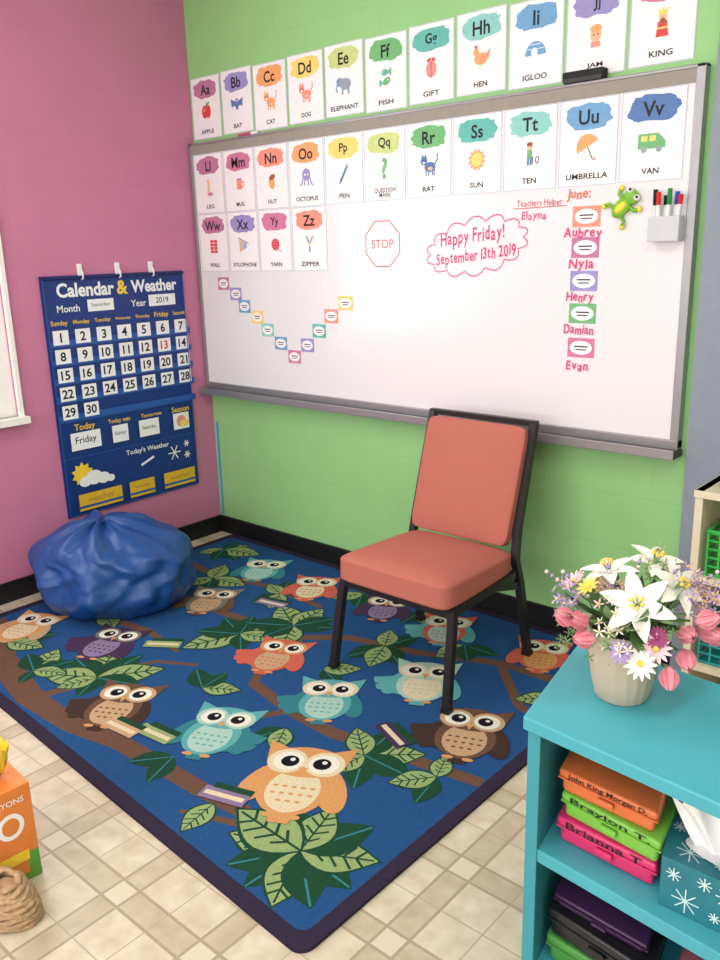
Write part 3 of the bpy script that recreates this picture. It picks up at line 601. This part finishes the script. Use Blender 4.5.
# ---------------------------------------------------------------- teal shelf
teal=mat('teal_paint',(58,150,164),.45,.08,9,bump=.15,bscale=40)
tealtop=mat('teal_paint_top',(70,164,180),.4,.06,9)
ua=D(-5.0); va=D(100)
MS=Matrix(((math.cos(ua),math.cos(va),0,2.902),(math.sin(ua),math.sin(va),0,-1.645),(0,0,1,0),(0,0,0,1)))
b=MB(); W_,Dp=.66,.375
b.box((.008,.01,0),(.036,Dp-.005,.655),teal,MS,.002); b.box((W_-.036,.01,0),(W_-.008,Dp-.005,.655),teal,MS,.002)
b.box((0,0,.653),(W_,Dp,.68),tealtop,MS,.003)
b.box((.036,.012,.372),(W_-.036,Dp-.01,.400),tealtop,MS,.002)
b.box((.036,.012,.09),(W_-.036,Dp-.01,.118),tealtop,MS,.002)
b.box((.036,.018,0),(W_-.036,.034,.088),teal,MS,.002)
b.box((.02,Dp-.012,.02),(W_-.02,Dp-.004,.655),teal,MS)
b.obj('bookshelf')
def bin_(u,v,z,w,d,h,rgb,name,txt=None,rot=0):
    m=mat(name+'_plastic',rgb,.3,.04,spec=.5)
    M=MS@Matrix.Translation((u,v,z))@Matrix.Rotation(rot,4,'Z')
    b=MB(); b.box((.006,.006,0),(w-.006,d-.006,h*.72),m,M,.010,4); b.box((0,0,h*.66),(w,d,h),m,M,.007,4)
    b.box((-.001,.0,h*.60),(w+.001,d,h*.66),m,M,.002)
    b.box((w*.42,-.005,h*.30),(w*.58,.004,h*.55),m,M,.003)
    if txt:
        F=Flat(b,M@Vector((w/2,-.0012,h*.83)),(M.to_3x3()@Vector((1,0,0))),(0,0,1),(M.to_3x3()@Vector((0,-1,0))),dh=.0002)
        F.text(txt,0,0,ink,w=w*.8,h=h*.26,off=.015)
    b.obj(name)
bin_(.060,.06,.401,.205,.15,.056,(214,50,110),'crayon_box_pink','Brianna T.',.03)
bin_(.066,.065,.458,.205,.15,.053,(120,190,70),'crayon_box_green','Braylon T.',-.03)
bin_(.060,.06,.512,.200,.15,.050,(214,112,62),'crayon_box_orange','John King Morgan D.',.02)
bin_(.05,.05,.119,.22,.16,.062,(70,140,62),'crayon_box_dark_green',None,.02)
bin_(.05,.05,.182,.225,.16,.064,(26,25,30),'crayon_box_black',None,-.02)
bin_(.06,.06,.247,.20,.14,.030,(62,34,76),'pencil_case_purple',None,.03)
bin_(.30,.05,.119,.16,.15,.09,(190,110,120),'crayon_box_rose',None,-.05)
# tissue box
tb=mat('tissue_teal',(38,118,134),.5,.1,40); tbw=mat('tissue_pattern',(200,228,230),.5)
M=MS@Matrix.Translation((.276,.045,.401))@Matrix.Rotation(.10,4,'Z')
b=MB(); b.box((0,0,0),(.23,.12,.100),tb,M,.001)
X=M.to_3x3()
def star(F,x,y,r):
    for i in range(4):
        a=i*pi/4; F.stroke([(x-r*math.cos(a),y-r*math.sin(a)),(x+r*math.cos(a),y+r*math.sin(a))],.0022,tbw)
for O,U,V,Nn,W2,H2 in ((M@Vector((0,-.0005,0)),X@Vector((1,0,0)),Vector((0,0,1)),X@Vector((0,-1,0)),.23,.10),(M@Vector((0,0,.1005)),X@Vector((1,0,0)),X@Vector((0,1,0)),Vector((0,0,1)),.23,.12),(M@Vector((-.0005,0,0)),X@Vector((0,1,0)),Vector((0,0,1)),X@Vector((-1,0,0)),.12,.10)):
    F=Flat(b,O,U,V,Nn,dh=.0001)
    for x,y,r in ((.2,.3,.024),(.5,.7,.020),(.8,.35,.024),(.33,.8,.013),(.65,.2,.013),(.1,.75,.013),(.42,.25,.01)): star(F,x*W2,y*H2,r)
F=Flat(b,M@Vector((0,0,.1025)),X@Vector((1,0,0)),X@Vector((0,1,0)),(0,0,1)); F.ell(.105,.06,.07,.03,white)
tm=mat('tissue_paper',(242,242,242),.9,.01)
vs=[];fs=[];nx,nz=24,12
for j in range(nz):
    for i in range(nx):
        t=i/(nx-1)-.5; h=j/(nz-1)
        vs.append((.095+t*(.08+.10*h)-.02*h,.06+.022*math.sin(t*14+h*2)*(.3+h)+.02*h,.100+.10*h-.05*abs(t)*h+.012*math.sin(t*25)*h))
for j in range(nz-1):
    for i in range(nx-1): fs.append([j*nx+i,j*nx+i+1,(j+1)*nx+i+1,(j+1)*nx+i])
b.add(vs,fs,tm,M,True); b.obj('tissue_box')

# ---------------------------------------------------------------- flower pot
PT=(3.008,-1.458,.6805); FP=empty('flower_arrangement',PT)
pm=mat('cream_ceramic',(190,176,154),.5,.05,20)
b=MB(); b.lathe([(.046,0),(.050,.004),(.058,.04),(.066,.09),(.070,.125),(.073,.132),(.073,.146),(.066,.146),(.063,.125)],pm,n=72,rib=.015,ribn=18,cap=False)
b.lathe([(.001,.004),(.048,.004)],pm,cap=False); b.lathe([(.001,.128),(.064,.128)],mat('floral_moss',(60,70,40),.9,.2),cap=False); b.obj('pot',FP)
lw=mat('lily_white',(238,236,230),.6,.02); pk=mat('tulip_pink',(228,146,160),.6,.08); pk2=mat('pink_pale',(232,192,200),.6,.06); lav=mat('lavender',(164,142,192),.7,.1); yel=mat('flower_yellow',(228,200,84),.7); stg=mat('stem_green',(78,116,62),.7,.1); lgr=mat('leaf_pale',(122,152,104),.7,.12); mag=mat('flower_magenta',(150,60,110),.7)
def petal(b,M,L,W,curl,cup,m,n=6,base=.0):
    vs=[];fs=[]
    for i in range(n+1):
        s=i/n; w=W/2*(max(0,math.sin(pi*min(1,(s*.93+.05))))**.85)
        for k,t in enumerate((-1,-.5,0,.5,1)):
            vs.append((t*w,base+s*L*math.cos(curl*s*.6),s*L*math.sin(curl*s)*.9+cup*t*t*w))
    for i in range(n):
        for k in range(4): fs.append([i*5+k,i*5+k+1,i*5+k+6,i*5+k+5])
    b.add(vs,fs,m,M,True)
def aim(p,d,roll=0):
    d=Vector(d).normalized(); return Matrix.Translation(Vector(p))@d.to_track_quat('Z','Y').to_matrix().to_4x4()@Matrix.Rotation(roll,4,'Z')
def lily(b,p,d,s,roll=.3):
    M=aim(p,d,roll)
    for i in range(6):
        petal(b,M@Matrix.Rotation(i*pi/3,4,'Z')@Matrix.Translation((0,0,-.0015*(i%2)))@Matrix.Rotation(.75,4,'X'),s,s*.50,-.75,.25,lw)
    for i in range(6):
        a=i*pi/3+.4; q=M@Vector((math.cos(a)*s*.16,math.sin(a)*s*.16,s*.5)); b.tube([M@Vector((0,0,0)),q],.0013,lgr,n=5,up=(.3,.9,.1)); b.ball(q,.004,yel,n=6)
def tulip(b,p,d,s,m):
    M=aim(p,d)
    for i in range(6): petal(b,M@Matrix.Rotation(i*pi/3,4,'Z')@Matrix.Translation((0,s*(.20 if i%2 else .17),0))@Matrix.Rotation(1.35,4,'X'),s,s*.62,.35,-.5,m)
    b.ball(M@Vector((0,0,s*.08)),s*.22,m,n=8)
def daisy(b,p,d,s,m,c,n=13):
    M=aim(p,d)
    for i in range(n): petal(b,M@Matrix.Rotation(i*2*pi/n,4,'Z')@Matrix.Rotation(.15,4,'X'),s,s*.32,.1,.15,m,4,s*.12)
    b.ball((0,0,.003),(s*.24,s*.24,s*.14),c,M,8)
def stem(b,p): 
    b.tube([(random.uniform(-.02,.02),random.uniform(-.02,.02),.12),(p[0]*.5,p[1]*.5,p[2]*.5+.08),(p[0],p[1],p[2])],.0025,stg,n=5,up=(.2,.9,.1))
b=MB()
R_=Vector((.80,.60,0)); T_=Vector((.35,-.93,0))
def pos(r,t,z): v=R_*r+T_*t; return (v.x,v.y,z)
lily(b,pos(.022,.05,.205),(.25,-.75,.55),.064); stem(b,pos(.015,.05,.20))
lily(b,pos(.085,.01,.225),(.7,-.2,.6),.055,.8); lily(b,pos(-.035,-.02,.240),(-.2,-.2,1),.055); lily(b,pos(.045,-.06,.245),(.3,-.1,1),.055,.1)
for r,t,z,d in ((-.095,.03,.165,(-.6,-.5,.5)),(-.07,.06,.175,(-.3,-.8,.5)),(-.055,.07,.15,(-.5,-.8,.1)),(.105,.05,.155,(.6,-.5,.1)),(.135,.03,.150,(.9,.1,-.1)),(.11,.06,.12,(.5,-.6,-.4)),(.085,.08,.095,(.3,-.5,-.7)),(.13,.05,.175,(.8,.4,.3)),(.15,.0,.13,(.9,.1,-.2))):
    tulip(b,pos(r,t,z),d,.038,pk); stem(b,pos(r*.9,t*.9,z))
daisy(b,pos(.035,.10,.115),(.2,-.9,.3),.028,lw,yel); daisy(b,pos(.0,.095,.135),(-.1,-.9,.4),.022,lav,mag); daisy(b,pos(.06,.09,.14),(.4,-.8,.4),.026,pk2,yel)
daisy(b,pos(-.10,-.02,.225),(-.5,-.4,.8),.026,pk2,yel); daisy(b,pos(-.07,.02,.23),(-.3,-.5,.8),.022,yel,yel,10); daisy(b,pos(.06,.085,.160),(.3,-.9,.3),.020,mag,mag,18)
for (r,t,z,k,m) in ((.11,-.01,.225,34,lav),(-.115,.0,.195,26,lav),(.14,-.02,.195,24,pk2),(-.03,.0,.22,22,pk2),(.05,-.04,.24,18,lgr),(.06,.05,.165,18,lgr),(-.03,.05,.14,22,lgr),(.15,.0,.17,16,lav),(-.09,.03,.14,14,lgr),(-.01,.07,.165,16,lw)):
    for i in range(k):
        q=pos(r+random.gauss(0,.02),t+random.gauss(0,.018),z+random.gauss(0,.016)); daisy(b,q,(random.gauss(0,.5)+.2,random.gauss(-.5,.5),.8),.011,m,yel if m is not lgr else lgr,5)
for i in range(44):
    a=random.uniform(0,2*pi); l=random.uniform(.05,.11); q=Vector((math.cos(a)*.04,math.sin(a)*.04,.14+random.uniform(0,.03)))
    d=Vector((math.cos(a),math.sin(a),random.uniform(-.1,1.3))); petal(b,aim(q,d)@Matrix.Rotation(pi/2,4,'X'),l,.022,random.uniform(-.4,.4),.2,lgr if i%2 else stg)
for r,z in ((-.15,.25),(-.04,.27),(.02,.28),(.09,.26),(-.12,.25),(.16,.25)):
    p1=pos(r,0,z); b.tube([(0,0,.13),(p1[0]*.4,p1[1]*.4,z*.75),p1],.0016,stg,n=5,up=(.2,.9,.1))
    for j in range(7): 
        t=.6+.4*j/6; b.ball((p1[0]*t,p1[1]*t,.13+(z-.13)*t+.003),.004,lav if j%2 else pk2,n=6)
b.obj('flowers',FP)

# ---------------------------------------------------------------- cream cubby shelf + basket
cs=mat('cream_laminate',(214,202,178),.45,.03)
b=MB(); x0,x1,y0,y1,zt=2.79,3.45,-.50,-.06,.83
b.box((x0,y0,0),(x0+.022,y1,zt),cs); b.box((x1-.022,y0,0),(x1,y1,zt),cs); b.box((x0-.004,y0-.004,zt-.022),(x1+.004,y1,zt),cs,bev=.002); b.box((x0,y1-.01,0),(x1,y1,zt),cs)
for z in (.02,.27,.55): b.box((x0+.022,y0,z),(x1-.022,y1-.01,z+.02),cs)
b.obj('cubby_shelf')
gb=mat('basket_green',(60,180,80),.4)
def basket(name,x,y,z,w,d,h,m):
    b=MB()
    for zz in [z+.004+h*i/5 for i in range(6)]:
        b.tube([(x,y,zz),(x+w,y,zz),(x+w,y+d,zz),(x,y+d,zz)],.004 if zz<z+h*.95 else .008,m,n=6,closed=True)
    for i in range(9):
        for yy in (y,y+d): b.box((x+w*i/8-.003,yy-.002,z),(x+w*i/8+.003,yy+.002,z+h),m)
        for xx in (x,x+w): b.box((xx-.002,y+d*i/8-.003,z),(xx+.002,y+d*i/8+.003,z+h),m)
    b.box((x,y,z),(x+w,y+d,z+.004),m); b.obj(name)
basket('storage_basket',2.83,-.48,.571,.27,.35,.13,gb); basket('storage_basket',2.83,-.48,.291,.27,.35,.14,mat('basket_teal',(40,150,150),.4))
b=MB(); b.box((2.84,-.46,.831),(3.10,-.2,.9),mat('dark_bin',(50,45,60),.5),bev=.01); b.obj('storage_bin')

# ---------------------------------------------------------------- things at left front
ob_=mat('box_orange',(224,130,60),.5,.06); gn=mat('box_green',(90,160,60),.5)
Mx=Matrix.Translation((1.765,-2.07,0))@Matrix.Rotation(D(-4),4,'Z')
b=MB(); b.box((-.25,-.16,0),(0,0,.27),ob_,Mx,.002)
X=Mx.to_3x3()
F=Flat(b,Mx@Vector((0.0006,-.16,0)),X@Vector((0,1,0)),(0,0,1),X@Vector((1,0,0)),dh=.0002)
F.rect(.08,.012,.16,.02,gn); F.rect(.145,.05,.028,.06,gn); F.ell(.10,.17,.034,.036,white); F.ell(.10,.17,.022,.024,ob_); F.rect(.09,.075,.09,.03,cy_); F.text('CRAYONS',.09,.235,white,w=.1,off=.01)
F=Flat(b,Mx@Vector((-.25,-.1606,0)),X@Vector((1,0,0)),(0,0,1),X@Vector((0,-1,0)),dh=.0002)
F.rect(.125,.012,.25,.02,gn); F.ell(.16,.16,.06,.06,white); F.text('CRAYONS',.12,.235,white,w=.18,off=.01)
for i in range(9):
    a=i*.7; petal(b,Mx@Matrix.Translation((-.07,-.05,.27))@Matrix.Rotation(a,4,'Z')@Matrix.Rotation(.9,4,'X'),.1,.05,.3,.4,cy_)
b.obj('cardboard_box')
b=MB(); wv=mat('woven_tan',(176,146,112),.9,.25,90,bump=.8,bscale=120)
Mw=Matrix.Translation((1.845,-2.19,.0))@Matrix.Rotation(.25,4,'Z')@Matrix.Diagonal((1.25,.95,.85,1))
for j in range(9):
    z=.009+.0125*j; rr=.056*math.sqrt(max(.08,1-((j-2.0)/7.5)**2))
    b.tube([(rr*math.cos(t)*(1+.07*math.sin(3*t+j*.4))-.002*j,rr*math.sin(t),z+.005*math.sin(5*t+j*2)) for t in [2*pi*i/28 for i in range(28)]],.0085,wv,Mw,n=6,closed=True)
b.lathe([(.001,.004),(.04,.004),(.050,.04),(.046,.08),(.03,.1),(.001,.108)],wv,Mw,n=24,cap=False)
b.obj('woven_pouch')

# ---------------------------------------------------------------- added ceiling lights + window daylight
fx=mat('added_fixture_white',(240,240,240),.5,.01); gl=mat('added_fixture_glow',(255,250,240),.5,.0,emit=1.2)
def added_fixture(x,y,w,l,e):  # unseen ceiling panel and lamp, added to light the closed room
    b=MB(); b.box((x-w/2-.03,y-l/2-.03,RZ-.06),(x+w/2+.03,y+l/2+.03,RZ),fx); b.box((x-w/2,y-l/2,RZ-.064),(x+w/2,y+l/2,RZ-.06),gl); b.obj('added_ceiling_light')
    L=bpy.data.lights.new('added_fill','AREA'); L.shape='RECTANGLE'; L.size=w; L.size_y=l; L.energy=e; L.color=(1,.95,.88)
    o=bpy.data.objects.new('added_fill_lamp',L); o.location=(x,y,RZ-.08); S.collection.objects.link(o)
added_fixture(1.4,-2.0,.6,1.2,16); added_fixture(3.6,-2.0,.6,1.2,19); added_fixture(1.4,-4.1,.6,1.2,12); added_fixture(3.6,-4.1,.6,1.2,12)
def winlight(loc,rot,w,h,e):
    L=bpy.data.lights.new('daylight','AREA'); L.shape='RECTANGLE'; L.size=w; L.size_y=h; L.energy=e; L.color=(1,.985,.965)
    o=bpy.data.objects.new('window_daylight',L); o.location=loc; o.rotation_euler=rot; S.collection.objects.link(o)
winlight((-.3,-1.85,1.6),(0,-pi/2,0),2.2,2.0,62)
winlight((2.7,RY-.3,1.7),(pi/2,0,0),3.8,1.6,115)
w=bpy.data.worlds.new('world'); S.world=w; w.use_nodes=True
bg=w.node_tree.nodes['Background']; bg.inputs[0].default_value=(.92,.95,1,1); bg.inputs[1].default_value=1.3

# ---------------------------------------------------------------- camera
yaw,pitch,roll,f=.7246,-.2689,-.0271,841.15
fw=Vector((-math.sin(yaw)*math.cos(pitch),math.cos(yaw)*math.cos(pitch),math.sin(pitch)))
r=Vector((math.cos(yaw),math.sin(yaw),0)); u=r.cross(fw)
r2=r*math.cos(roll)+u*math.sin(roll); u2=-r*math.sin(roll)+u*math.cos(roll)
cam=bpy.data.cameras.new('camera'); co=bpy.data.objects.new('camera',cam); S.collection.objects.link(co)
Mc=Matrix((( r2.x,u2.x,-fw.x,3.6037),(r2.y,u2.y,-fw.y,-2.876),(r2.z,u2.z,-fw.z,1.5256),(0,0,0,1)))
co.matrix_world=Mc
cam.sensor_fit='VERTICAL'; cam.sensor_height=36; cam.lens=36*f/960; cam.clip_start=.05
S.camera=co
